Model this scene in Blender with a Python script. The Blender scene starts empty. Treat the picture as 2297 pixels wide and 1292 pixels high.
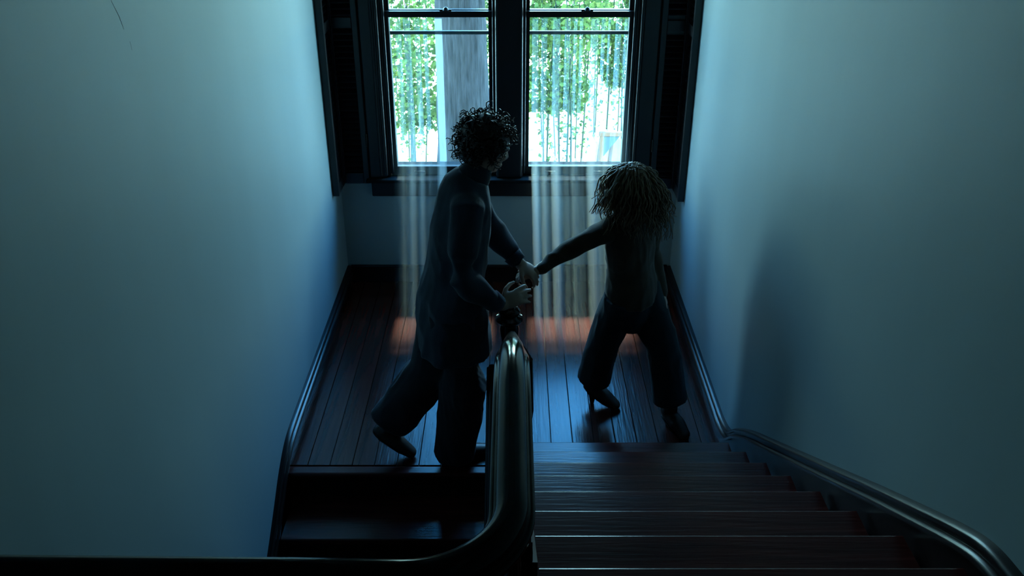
import bpy, bmesh, math, random
from mathutils import Vector, Matrix, noise

random.seed(7)
C = bpy.context.scene.collection
scene = bpy.context.scene
R = math.radians

# ------------------------------------------------------------------ camera
cam = bpy.data.cameras.new('camera')
cam.sensor_fit = 'HORIZONTAL'
cam.sensor_width = 36.0
cam.lens = 36.0 * 2000.0 / 2297.0
cam.clip_start = 0.02
cam.clip_end = 300
cam_o = bpy.data.objects.new('camera', cam)
C.objects.link(cam_o)
cam_o.location = (0, 0, 2.8)
cam_o.rotation_euler = (R(90 - 27.8), 0, 0)
scene.camera = cam_o

# ------------------------------------------------------------------ sky
SKY = 26.0
world = bpy.data.worlds.new('World')
scene.world = world
world.use_nodes = True
wn = world.node_tree
wn.nodes.clear()
wo = wn.nodes.new('ShaderNodeOutputWorld')
wb = wn.nodes.new('ShaderNodeBackground')
wt = wn.nodes.new('ShaderNodeTexCoord')
ws = wn.nodes.new('ShaderNodeSeparateXYZ')
wr = wn.nodes.new('ShaderNodeValToRGB')
wr.color_ramp.elements[0].position = 0.0
wr.color_ramp.elements[0].color = (0.60, 0.94, 0.91, 1)
wr.color_ramp.elements[1].position = 0.6
wr.color_ramp.elements[1].color = (0.045, 0.38, 1.0, 1)
wn.links.new(wt.outputs['Generated'], ws.inputs[0])
wn.links.new(ws.outputs['Z'], wr.inputs[0])
wn.links.new(wr.outputs[0], wb.inputs['Color'])
wb.inputs['Strength'].default_value = SKY
wn.links.new(wb.outputs[0], wo.inputs['Surface'])

# ------------------------------------------------------------------ sun (from beyond the window)
sun = bpy.data.lights.new('sun', 'SUN')
sun.energy = 25.0
sun.angle = R(4.5)
sun.color = (0.84, 1.0, 0.86)
sun_o = bpy.data.objects.new('sun', sun)
C.objects.link(sun_o)
SUN_EL, SUN_AZ = 60.0, 2.0
sd = Vector((math.sin(R(SUN_AZ)) * math.cos(R(SUN_EL)), -math.cos(R(SUN_AZ)) * math.cos(R(SUN_EL)), -math.sin(R(SUN_EL))))
sun_o.rotation_euler = sd.to_track_quat('-Z', 'Y').to_euler()
sun_o.location = (0, 12, 12)

# portal in the window opening: only guides sampling of the sky
pl = bpy.data.lights.new('window_portal', 'AREA')
pl.shape = 'RECTANGLE'
pl.size, pl.size_y = 1.6, 2.0
pl.cycles.is_portal = True
pl_o = bpy.data.objects.new('window_portal', pl)
C.objects.link(pl_o)
pl_o.location = (-0.015, 5.66, 1.74)
pl_o.rotation_euler = (R(-90), 0, 0)

scene.view_settings.view_transform = 'Standard'
scene.view_settings.look = 'None'
scene.view_settings.gamma = 1.0
scene.view_settings.use_curve_mapping = False
scene.view_settings.exposure = 0.0
scene.cycles.use_denoising = True
scene.cycles.max_bounces = 8
scene.cycles.diffuse_bounces = 5
scene.cycles.volume_bounces = 0
scene.cycles.transparent_max_bounces = 16
scene.cycles.sample_clamp_indirect = 4.0
scene.cycles.caustics_reflective = False

# ------------------------------------------------------------------ materials
def nmat(name):
    m = bpy.data.materials.new(name)
    m.use_nodes = True
    return m, m.node_tree, m.node_tree.nodes['Principled BSDF']

def mat(name, col, rough=0.5, var=0.25, scale=(8, 8, 8), bump=0.0, bscale=None, coat=0.0, sheen=0.0, spec=0.5, detail=4):
    m, nt, b = nmat(name)
    tc = nt.nodes.new('ShaderNodeTexCoord')
    mp = nt.nodes.new('ShaderNodeMapping')
    mp.inputs['Scale'].default_value = scale
    nz = nt.nodes.new('ShaderNodeTexNoise')
    nz.inputs['Scale'].default_value = 1.0
    nz.inputs['Detail'].default_value = detail
    rp = nt.nodes.new('ShaderNodeValToRGB')
    rp.color_ramp.elements[0].position = 0.3
    rp.color_ramp.elements[1].position = 0.72
    rp.color_ramp.elements[0].color = (*[c * (1 - var) for c in col], 1)
    rp.color_ramp.elements[1].color = (*[min(1, c * (1 + var)) for c in col], 1)
    nt.links.new(tc.outputs['Object'], mp.inputs[0])
    nt.links.new(mp.outputs[0], nz.inputs['Vector'])
    nt.links.new(nz.outputs[0], rp.inputs[0])
    nt.links.new(rp.outputs[0], b.inputs['Base Color'])
    b.inputs['Roughness'].default_value = rough
    b.inputs['Specular IOR Level'].default_value = spec
    if coat:
        b.inputs['Coat Weight'].default_value = coat
        b.inputs['Coat Roughness'].default_value = 0.12
    if sheen:
        b.inputs['Sheen Weight'].default_value = sheen
        b.inputs['Sheen Roughness'].default_value = 0.5
    if bump:
        n2 = nt.nodes.new('ShaderNodeTexNoise')
        n2.inputs['Scale'].default_value = 1.0
        n2.inputs['Detail'].default_value = 5
        m2 = nt.nodes.new('ShaderNodeMapping')
        m2.inputs['Scale'].default_value = bscale or scale
        bp = nt.nodes.new('ShaderNodeBump')
        bp.inputs['Strength'].default_value = bump
        bp.inputs['Distance'].default_value = 0.01
        nt.links.new(tc.outputs['Object'], m2.inputs[0])
        nt.links.new(m2.outputs[0], n2.inputs['Vector'])
        nt.links.new(n2.outputs[0], bp.inputs['Height'])
        nt.links.new(bp.outputs[0], b.inputs['Normal'])
    return m

M = {}
M['plaster'] = mat('painted_plaster', (0.255, 0.335, 0.362), 0.55, 0.035, (1.5, 3.0, 0.5), 0.10, (5, 5, 2.5))
M['ceiling'] = mat('ceiling_paint', (0.11, 0.12, 0.12), 0.7, 0.04, (2, 2, 2))
M['joinery'] = mat('black_joinery_paint', (0.006, 0.006, 0.009), 0.34, 0.3, (6, 6, 2), 0.05, (30, 30, 6))
M['floor'] = mat('mahogany_boards', (0.054, 0.011, 0.007), 0.24, 0.40, (30, 2.2, 30), 0.12, (90, 5, 90), spec=0.36)
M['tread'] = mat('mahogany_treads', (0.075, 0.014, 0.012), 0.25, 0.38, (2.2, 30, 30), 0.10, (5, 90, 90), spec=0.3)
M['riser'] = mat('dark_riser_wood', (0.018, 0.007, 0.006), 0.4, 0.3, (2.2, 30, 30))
M['skirt'] = mat('dark_skirting_varnish', (0.014, 0.008, 0.009), 0.28, 0.3, (6, 6, 6), spec=0.45)
M['rail'] = mat('ebonised_rail_varnish', (0.008, 0.005, 0.004), 0.13, 0.3, (30, 3, 30), spec=0.27)
M['shirt'] = mat('navy_cotton', (0.010, 0.017, 0.034), 0.85, 0.25, (14, 14, 14), 0.15, (240, 240, 240), sheen=0.15)
M['trousers'] = mat('black_wool', (0.006, 0.008, 0.014), 0.9, 0.25, (14, 14, 14), 0.15, (240, 240, 240), sheen=0.1)
M['skin'] = mat('skin', (0.46, 0.28, 0.21), 0.5, 0.08, (20, 20, 20))
M['hair_dark'] = mat('dark_brown_hair', (0.024, 0.013, 0.010), 0.42, 0.4, (60, 60, 60))
M['hair_fair'] = mat('dark_blonde_hair', (0.16, 0.092, 0.042), 0.42, 0.45, (60, 60, 60))
M['top'] = mat('brown_knit', (0.050, 0.027, 0.013), 0.9, 0.25, (16, 16, 16), 0.2, (260, 260, 260), sheen=0.15)
M['teal_trousers'] = mat('dark_teal_denim', (0.006, 0.014, 0.020), 0.85, 0.25, (16, 16, 16), 0.15, (240, 240, 240))
M['shoe'] = mat('brown_leather', (0.030, 0.017, 0.012), 0.4, 0.3, (25, 25, 25))
M['eye'] = mat('eye', (0.5, 0.5, 0.5), 0.2, 0.05)
M['sill'] = mat('matt_black_sill', (0.006, 0.006, 0.008), 0.85, 0.3, (6, 6, 2), spec=0.15)
M['brass'] = mat('tarnished_brass', (0.05, 0.045, 0.04), 0.35, 0.3, (30, 30, 30))
M['brass'].node_tree.nodes['Principled BSDF'].inputs['Metallic'].default_value = 0.7
M['storm'] = mat('storm_sash_paint', (0.09, 0.12, 0.14), 0.5, 0.15, (10, 10, 10))
M['pavement'] = mat('sunlit_concrete', (0.56, 0.50, 0.36), 0.9, 0.25, (0.9, 0.9, 0.9))
M['bark'] = mat('grey_furrowed_bark', (0.0135, 0.0125, 0.0145), 0.95, 0.75, (55, 55, 6), 1.0, (60, 60, 7))
M['stem'] = mat('green_brown_stem', (0.018, 0.034, 0.018), 0.6, 0.35, (10, 10, 4))
M['orange'] = mat('weathered_orange_timber', (0.20, 0.08, 0.035), 0.7, 0.15, (8, 8, 3))
M['greyblue'] = mat('greyblue_board', (0.05, 0.075, 0.09), 0.6, 0.1, (8, 8, 8))
M['sun_block'] = mat('sun_block_render', (0.5, 0.5, 0.48), 0.9, 0.1, (4, 4, 4))  # coat of the added slab that blocks the sun
M['crack'] = mat('plaster_crack', (0.16, 0.19, 0.19), 0.8, 0.2, (30, 30, 30))

def leaf_mat(name, c1, c2):
    m = bpy.data.materials.new(name)
    m.use_nodes = True
    nt = m.node_tree
    nt.nodes.clear()
    out = nt.nodes.new('ShaderNodeOutputMaterial')
    geo = nt.nodes.new('ShaderNodeNewGeometry')
    rp = nt.nodes.new('ShaderNodeValToRGB')
    rp.color_ramp.elements[0].color = (*c1, 1)
    rp.color_ramp.elements[1].color = (*c2, 1)
    nt.links.new(geo.outputs['Random Per Island'], rp.inputs[0])
    d = nt.nodes.new('ShaderNodeBsdfDiffuse')
    t = nt.nodes.new('ShaderNodeBsdfTranslucent')
    mx = nt.nodes.new('ShaderNodeMixShader')
    mx.inputs[0].default_value = 0.45
    nt.links.new(rp.outputs[0], d.inputs[0])
    nt.links.new(rp.outputs[0], t.inputs[0])
    nt.links.new(d.outputs[0], mx.inputs[1])
    nt.links.new(t.outputs[0], mx.inputs[2])
    nt.links.new(mx.outputs[0], out.inputs['Surface'])
    return m
M['leaf'] = leaf_mat('leaf_green', (0.045, 0.072, 0.028), (0.19, 0.24, 0.065))

def glass_mat():
    m = bpy.data.materials.new('old_window_glass')
    m.use_nodes = True
    nt = m.node_tree
    nt.nodes.clear()
    out = nt.nodes.new('ShaderNodeOutputMaterial')
    tr = nt.nodes.new('ShaderNodeBsdfTransparent')
    tr.inputs[0].default_value = (0.90, 0.97, 0.95, 1)
    gl = nt.nodes.new('ShaderNodeBsdfGlossy')
    gl.inputs['Roughness'].default_value = 0.03
    tc = nt.nodes.new('ShaderNodeTexCoord')
    nz = nt.nodes.new('ShaderNodeTexNoise')
    nz.inputs['Scale'].default_value = 6.0
    bp = nt.nodes.new('ShaderNodeBump')
    bp.inputs['Strength'].default_value = 0.05
    nt.links.new(tc.outputs['Object'], nz.inputs['Vector'])
    nt.links.new(nz.outputs[0], bp.inputs['Height'])
    nt.links.new(bp.outputs[0], gl.inputs['Normal'])
    mx = nt.nodes.new('ShaderNodeMixShader')
    mx.inputs[0].default_value = 0.06
    nt.links.new(tr.outputs[0], mx.inputs[1])
    nt.links.new(gl.outputs[0], mx.inputs[2])
    nt.links.new(mx.outputs[0], out.inputs['Surface'])
    return m
M['glass'] = glass_mat()

# ------------------------------------------------------------------ helpers
def link(name, me, m=None, parent=None, loc=(0, 0, 0), smooth=False):
    o = bpy.data.objects.new(name, me)
    C.objects.link(o)
    if m is not None and not me.materials:
        me.materials.append(m)
    if smooth:
        for p in me.polygons:
            p.use_smooth = True
    o.location = loc
    if parent is not None:
        o.parent = parent
    return o

def bm_obj(name, bm, m=None, parent=None, loc=(0, 0, 0), smooth=False):
    me = bpy.data.meshes.new(name)
    bmesh.ops.recalc_face_normals(bm, faces=bm.faces[:])
    bm.to_mesh(me)
    bm.free()
    return link(name, me, m, parent, loc, smooth)

def box(bm, x0, x1, y0, y1, z0, z1):
    v = [bm.verts.new(p) for p in ((x0, y0, z0), (x1, y0, z0), (x1, y1, z0), (x0, y1, z0),
                                   (x0, y0, z1), (x1, y0, z1), (x1, y1, z1), (x0, y1, z1))]
    for f in ((0, 3, 2, 1), (4, 5, 6, 7), (0, 1, 5, 4), (1, 2, 6, 5), (2, 3, 7, 6), (3, 0, 4, 7)):
        bm.faces.new([v[i] for i in f])
    return v

def box_obj(name, x0, x1, y0, y1, z0, z1, m, parent=None, bev=0.0, seg=2, loc=None):
    """box given in world coordinates; its origin is its own centre"""
    c = Vector(((x0 + x1) / 2, (y0 + y1) / 2, (z0 + z1) / 2))
    bm = bmesh.new()
    box(bm, x0 - c.x, x1 - c.x, y0 - c.y, y1 - c.y, z0 - c.z, z1 - c.z)
    if bev:
        bmesh.ops.bevel(bm, geom=bm.edges[:], offset=bev, segments=seg, affect='EDGES', profile=0.5)
    pl_ = parent_loc(parent)
    return bm_obj(name, bm, m, parent, c - pl_, smooth=False)

def parent_loc(p):
    l = Vector((0, 0, 0))
    while p is not None:
        l = l + p.location
        p = p.parent
    return l

def thing(name, label, cat, loc=(0, 0, 0), group=None):
    o = bpy.data.objects.new(name, None)
    C.objects.link(o)
    o.empty_display_size = 0.1
    o.location = loc
    o['label'] = label
    o['category'] = cat
    if group:
        o['group'] = group
    return o

def tag(o, label, cat, group=None):
    o['label'] = label
    o['category'] = cat
    if group:
        o['group'] = group
    return o

def struct(o, label=None):
    o['kind'] = 'structure'
    if label:
        o['label'] = label
    return o

def world_child(name, bm, m, parent, smooth=True):
    """mesh in world coordinates put under a parent"""
    return bm_obj(name, bm, m, parent, -parent_loc(parent), smooth)

def copy_part(o, parent, loc, name=None):
    c = o.copy()
    C.objects.link(c)
    c.parent = parent
    c.location = loc
    return c

def auto_smooth(o, ang=40):
    me = o.data
    bm = bmesh.new()
    bm.from_mesh(me)
    for f in bm.faces:
        f.smooth = True
    for e in bm.edges:
        if len(e.link_faces) == 2 and e.calc_face_angle(0) > R(ang):
            e.smooth = False
    bm.to_mesh(me)
    bm.free()
    return o

def lathe(bm, prof, cx, cy, n=24):
    rings = []
    for r, z in prof:
        rings.append([bm.verts.new((cx + r * math.cos(2 * math.pi * i / n), cy + r * math.sin(2 * math.pi * i / n), z)) for i in range(n)])
    for a, b in zip(rings, rings[1:]):
        for i in range(n):
            bm.faces.new((a[i], a[(i + 1) % n], b[(i + 1) % n], b[i]))
    bm.faces.new(rings[0][::-1])
    bm.faces.new(rings[-1])

def frames(pts, ref):
    out = []
    n = len(pts)
    for i, p in enumerate(pts):
        t = (pts[min(i + 1, n - 1)] - pts[max(i - 1, 0)]).normalized()
        s = t.cross(ref)
        if s.length < 1e-4:
            s = t.orthogonal()
        s.normalize()
        u = s.cross(t).normalized()
        out.append((p, t, s, u))
    return out

def sweep(bm, pts, prof, ref=Vector((0, 0, 1))):
    """prof: closed list of (side, up) points; sides follow s = t x ref"""
    rings = []
    for p, t, s, u in frames(pts, ref):
        rings.append([bm.verts.new(p + s * a + u * b) for a, b in prof])
    n = len(prof)
    for a, b in zip(rings, rings[1:]):
        for i in range(n):
            bm.faces.new((a[i], a[(i + 1) % n], b[(i + 1) % n], b[i]))
    bm.faces.new(rings[0][::-1])
    bm.faces.new(rings[-1])

def tube(bm, pts, rad, ref=Vector((0.01, 0.02, 1)), n=14, dome=True):
    """tapered tube; rad entries are r or (rs, ru)"""
    pts = [Vector(p) for p in pts]
    fr = frames(pts, Vector(ref))
    rr = [(r, r) if not isinstance(r, tuple) else r for r in rad]
    secs = []
    if dome:
        p, t, s, u = fr[0]
        for k in (0.95, 0.7):
            q = math.sqrt(1 - k * k)
            secs.append((p - t * (min(rr[0]) * k), s, u, rr[0][0] * q, rr[0][1] * q))
    for (p, t, s, u), (a, b) in zip(fr, rr):
        secs.append((p, s, u, a, b))
    if dome:
        p, t, s, u = fr[-1]
        for k in (0.7, 0.95):
            q = math.sqrt(1 - k * k)
            secs.append((p + t * (min(rr[-1]) * k), s, u, rr[-1][0] * q, rr[-1][1] * q))
    rings = []
    for c, s, u, a, b in secs:
        rings.append([bm.verts.new(c + s * (a * math.cos(2 * math.pi * i / n)) + u * (b * math.sin(2 * math.pi * i / n))) for i in range(n)])
    for a, b in zip(rings, rings[1:]):
        for i in range(n):
            bm.faces.new((a[i], a[(i + 1) % n], b[(i + 1) % n], b[i]))
    bm.faces.new(rings[0][::-1])
    bm.faces.new(rings[-1])

def ellipsoid(bm, c, r, rot=None, seg=20, ring=12):
    mtx = Matrix.Translation(Vector(c)) @ (rot.to_4x4() if rot is not None else Matrix.Identity(4)) @ Matrix.Diagonal((*r, 1))
    bmesh.ops.create_uvsphere(bm, u_segments=seg, v_segments=ring, radius=1.0, matrix=mtx)

def catmull(pts, per=8):
    pts = [Vector(p) for p in pts]
    P = [pts[0] * 2 - pts[1]] + pts + [pts[-1] * 2 - pts[-2]]
    out = []
    for i in range(1, len(P) - 2):
        a, b, c, d = P[i - 1:i + 3]
        for k in range(per):
            t = k / per
            out.append(0.5 * ((2 * b) + (c - a) * t + (2 * a - 5 * b + 4 * c - d) * t * t + (3 * b - a - 3 * c + d) * t ** 3))
    out.append(pts[-1])
    return out

def remesh(bm, voxel, smooth=4, fac=0.5):
    """fuse overlapping closed pieces into one continuous skin"""
    bmesh.ops.recalc_face_normals(bm, faces=bm.faces[:])
    me = bpy.data.meshes.new('tmp')
    bm.to_mesh(me)
    bm.free()
    o = bpy.data.objects.new('tmp', me)
    C.objects.link(o)
    r = o.modifiers.new('r', 'REMESH')
    r.mode = 'VOXEL'
    r.voxel_size = voxel
    r.use_smooth_shade = True
    s = o.modifiers.new('s', 'SMOOTH')
    s.factor = fac
    s.iterations = smooth
    dg = bpy.context.evaluated_depsgraph_get()
    res = bpy.data.meshes.new_from_object(o.evaluated_get(dg))
    bpy.data.objects.remove(o)
    bpy.data.meshes.remove(me)
    for p in res.polygons:
        p.use_smooth = True
    return res

def ruffle(me, fn):
    """push vertices along their normals by fn(co)"""
    ns = [v.normal.copy() for v in me.vertices]
    for v, n in zip(me.vertices, ns):
        v.co = v.co + n * fn(v.co)

# ------------------------------------------------------------------ room shell
XL, XR, YB = -1.11, 1.07, 5.42
LOW, TOP, REAR = -1.30, 4.0, -1.6
RISE, GO, Y0 = 0.16, 0.274, 3.43
UP = 8 * RISE

wl = struct(box_obj('wall_left', XL - 0.15, XL, REAR, YB + 0.2, LOW, TOP, M['plaster']))
wrt = struct(box_obj('wall_right', XR, XR + 0.15, REAR, YB + 0.2, LOW, TOP, M['plaster']))
struct(box_obj('wall_rear', XL, XR, REAR - 0.15, REAR, LOW, TOP, M['plaster']))
struct(box_obj('ceiling', XL, XR, REAR, YB + 0.2, TOP, TOP + 0.15, M['ceiling']))
OX0, OX1, OZ0, OZ1 = -0.80, 0.77, 0.74, 2.72
bm = bmesh.new()
box(bm, XL, OX0, YB, YB + 0.2, LOW, TOP)
box(bm, OX1, XR, YB, YB + 0.2, LOW, TOP)
box(bm, OX0, OX1, YB, YB + 0.2, LOW, OZ0)
box(bm, OX0, OX1, YB, YB + 0.2, OZ1, TOP)
struct(bm_obj('wall_back', bm, M['plaster']))

# old crack in the plaster of the left wall
bm = bmesh.new()
for pts in (((XL, 2.55, 2.36), (XL, 2.585, 2.305), (XL, 2.60, 2.265)), ((XL, 2.625, 2.225), (XL, 2.628, 2.20))):
    tube(bm, pts, [0.0005] + [0.0011] * (len(pts) - 2) + [0.0005], n=6, ref=(1, 0, 0.1))
world_child('plaster_crack', bm, M['crack'], wl)

# floor boards of the half landing
fl = struct(box_obj('floor', XL, XR, Y0 - 0.02, YB, -0.22, -0.022, M['riser']))
nb = 20
bw = (XR - XL) / nb
for i in range(nb):
    x0 = XL + i * bw
    y0 = Y0 - 0.02 if x0 < -0.13 else Y0 - 0.0
    b = box_obj('plank', x0 + 0.0015, x0 + bw - 0.0015, y0 + 0.045, YB - 0.002, -0.022, random.uniform(-0.0012, 0.0), M['floor'], fl, 0.0015, 1)
box_obj('landing_nosing', XL + 0.01, -0.115, Y0 - 0.045, Y0 + 0.022, -0.032, 0.0, M['tread'], fl, 0.012, 3)

# upper floor behind and under the camera, lower hall floor
bm = bmesh.new()
box(bm, -0.06, XR, REAR, 1.515 - 0.03, UP - 0.24, UP - 0.004)
box(bm, XL, -0.06, REAR, 0.83, UP - 0.24, UP - 0.004)
struct(bm_obj('floor_upper', bm, M['floor']))
struct(box_obj('floor_lower', XL, XR, REAR, YB, LOW - 0.1, -1.28, M['floor']))

# ------------------------------------------------------------------ skirtings with moulded cap
def ease_path(pts, per=6):
    return catmull(pts, per)

def skirting(name, side, crest, floor_pts=None, drop=0.24):
    """crest: list of (Y, Z) along the wall; parts: board, cap moulding, bead"""
    x = XL if side < 0 else XR
    inn = 1 if side < 0 else -1
    t = thing(name, '', '', (0, 0, 0))
    del t['label']; del t['category']
    t['kind'] = 'structure'
    def strip(nm, dx0, dx1, d0, d1, m, rnd):
        bm = bmesh.new()
        prof = []
        n = 5 if rnd else 1
        for k in range(n + 1):
            a = math.pi / 2 * k / n
            if rnd:
                prof.append((dx0 + (dx1 - dx0) * math.sin(a), -d0 - (d1 - d0) * (1 - math.cos(a)) * 0.6))
            else:
                prof.append((dx0 + (dx1 - dx0) * k, -d0))
        prof.append((dx1, -d1))
        prof.append((dx0, -d1))
        rings = []
        for (Y, Z) in crest:
            rings.append([bm.verts.new((x + inn * a, Y, Z + b)) for a, b in prof])
        for a, b in zip(rings, rings[1:]):
            for i in range(len(prof)):
                bm.faces.new((a[i], a[(i + 1) % len(prof)], b[(i + 1) % len(prof)], b[i]))
        bm.faces.new(rings[0]); bm.faces.new(rings[-1][::-1])
        return auto_smooth(bm_obj(nm, bm, m, t), 50)
    strip('skirting_board', 0.0, 0.018, 0.02, drop, M['skirt'], False)
    strip('cap_moulding', 0.0, 0.026, 0.0, 0.022, M['skirt'], True)
    strip('bead', 0.0, 0.034, 0.036, 0.062, M['skirt'], True)
    return t

pitch = lambda y: RISE + (Y0 - y) * RISE / GO
cr = [(YB - 0.02, 0.125), (4.6, 0.125), (4.0, 0.125), (3.80, 0.125), (3.66, 0.128), (3.52, 0.165), (3.40, 0.245 + 0.02)]
y = 3.2
while y > 1.80:
    cr.append((y, pitch(y) + 0.105)); y -= 0.2
cr += [(1.72, pitch(1.72) + 0.100), (1.60, 1.325), (1.50, 1.372), (1.40, 1.395), (1.25, 1.402), (0.6, 1.402), (REAR + 0.02, 1.402)]
crest_r = [(p.x, p.y) for p in ease_path([(a, b, 0) for a, b in cr], 5)]
skirting('baseboard_right', 1, crest_r)
cl = [(YB - 0.02, 0.125), (4.6, 0.125), (3.95, 0.125), (3.70, 0.125), (3.56, 0.12), (3.45, 0.095), (3.33, 0.04), (3.22, -0.03), (3.10, -0.105)]
y = 2.9
while y > 1.3:
    cl.append((y, -0.105 - (3.10 - y) * RISE / GO)); y -= 0.25
crest_l = [(p.x, p.y) for p in ease_path([(a, b, 0) for a, b in cl], 5)]
skirting('baseboard_left', -1, crest_l)
bb = thing('baseboard_back', '', ''); del bb['label']; del bb['category']; bb['kind'] = 'structure'
box_obj('skirting_board', XL + 0.02, XR - 0.02, YB - 0.018, YB, 0, 0.10, M['skirt'], bb)
box_obj('cap_moulding', XL + 0.02, XR - 0.02, YB - 0.026, YB, 0.10, 0.125, M['skirt'], bb, 0.006, 2)

# ------------------------------------------------------------------ window joinery
tr = thing('trim_1', '', ''); del tr['label']; del tr['category']; tr['kind'] = 'structure'
J = M['joinery']
def moulding(nm, x, y, w, z0, z1):
    bm = bmesh.new()
    lathe(bm, [(w, z0), (w, z1)], x, y, 12)
    return auto_smooth(bm_obj(nm, bm, J, tr), 50)
box_obj('casing', -0.905, -0.80, 5.375, YB, 0.76, 2.80, J, tr, 0.006)
box_obj('casing', 0.765, 0.875, 5.375, YB, 0.76, 2.80, J, tr, 0.006)
moulding('casing_bead', -0.803, 5.378, 0.012, 0.78, 2.72)
moulding('casing_bead', -0.832, 5.372, 0.008, 0.78, 2.72)
moulding('casing_bead', 0.772, 5.378, 0.012, 0.78, 2.72)
box_obj('jamb', -0.80, -0.778, 5.40, 5.62, 0.76, 2.72, J, tr, 0.004)
box_obj('jamb', 0.742, 0.77, 5.40, 5.62, 0.76, 2.72, J, tr, 0.004)
box_obj('mullion', -0.100, 0.065, 5.37, 5.60, 0.76, 2.72, J, tr, 0.012)
box_obj('stop_bead', -0.118, -0.100, 5.40, 5.43, 0.78, 2.72, J, tr, 0.005)
box_obj('stop_bead', 0.065, 0.083, 5.40, 5.43, 0.78, 2.72, J, tr, 0.005)
box_obj('stop_bead', -0.778, -0.757, 5.40, 5.43, 0.78, 2.72, J, tr, 0.005)
box_obj('stop_bead', 0.722, 0.742, 5.40, 5.43, 0.78, 2.72, J, tr, 0.005)
box_obj('head_casing', -0.93, 0.90, 5.365, YB, 2.72, 2.86, J, tr, 0.008)
box_obj('head_jamb', -0.80, 0.77, 5.40, 5.62, 2.70, 2.72, J, tr)
box_obj('sill', -0.93, 0.90, 5.335, 5.43, 0.738, 0.762, M['sill'], tr, 0.008)
box_obj('outer_sill', -0.80, 0.77, 5.43, 5.68, 0.72, 0.765, M['sill'], tr, 0.005)
box_obj('apron', -0.905, 0.875, 5.385, YB, 0.63, 0.738, J, tr, 0.008)

def window(name, x0, x1):
    """double hung window; x0..x1 is the visible glass width"""
    w = thing(name, '', '', ((x0 + x1) / 2, 5.46, 0.765)); del w['label']; del w['category']
    w['kind'] = 'structure'
    st = 0.038
    def sash(nm, y0, y1, zb0, zb1, zt0, zt1):
        bm = bmesh.new()
        box(bm, x0 - st, x0, y0, y1, zb0, zt1)
        box(bm, x1, x1 + st, y0, y1, zb0, zt1)
        box(bm, x0, x1, y0 + 0.001, y1 - 0.001, zb0, zb1)
        box(bm, x0, x1, y0 + 0.001, y1 - 0.001, zt0, zt1)
        s = world_child(nm, bm, J, w, False)
        ym = (y0 + y1) / 2
        box_obj('pane', x0 - 0.004, x1 + 0.004, ym - 0.0015, ym + 0.0015, zb1 - 0.004, zt0 + 0.004, M['glass'], s)
        return s
    lo = sash('lower_sash', 5.435, 5.470, 0.765, 0.818, 1.752, 1.786)
    sash('upper_sash', 5.474, 5.509, 1.752, 1.790, 2.65, 2.70)
    # storm sash outside, its pale rail crosses a little below the meeting rail
    bm = bmesh.new()
    box(bm, x0 - st, x0 - 0.01, 5.55, 5.57, 0.77, 2.70)
    box(bm, x1 + 0.01, x1 + st, 5.55, 5.57, 0.77, 2.70)
    box(bm, x0 - st, x1 + st, 5.55, 5.57, 1.628, 1.648)
    world_child('storm_sash', bm, M['storm'], w, False)
    # sash lock on the meeting rail
    xm = (x0 + x1) / 2 + 0.045
    bm = bmesh.new()
    lathe(bm, [(0.020, 1.786), (0.022, 1.790), (0.016, 1.797), (0.010, 1.806), (0.004, 1.809)], xm, 5.452, 14)
    box(bm, xm - 0.036, xm + 0.034, 5.444, 5.460, 1.786, 1.795)
    world_child('sash_lock', bm, M['brass'], w, False)
    # finger lifts
    for xx in (x0 + 0.14, x1 - 0.14):
        bm = bmesh.new()
        tube(bm, [(xx - 0.03, 5.436, 0.785), (xx - 0.028, 5.418, 0.79), (xx + 0.028, 5.418, 0.79), (xx + 0.03, 5.436, 0.785)], [0.004] * 4, n=8)
        world_child('sash_lift', bm, M['brass'], w)
    return w
window('window_1', -0.736, -0.141)
window('window_2', 0.106, 0.700)

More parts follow.
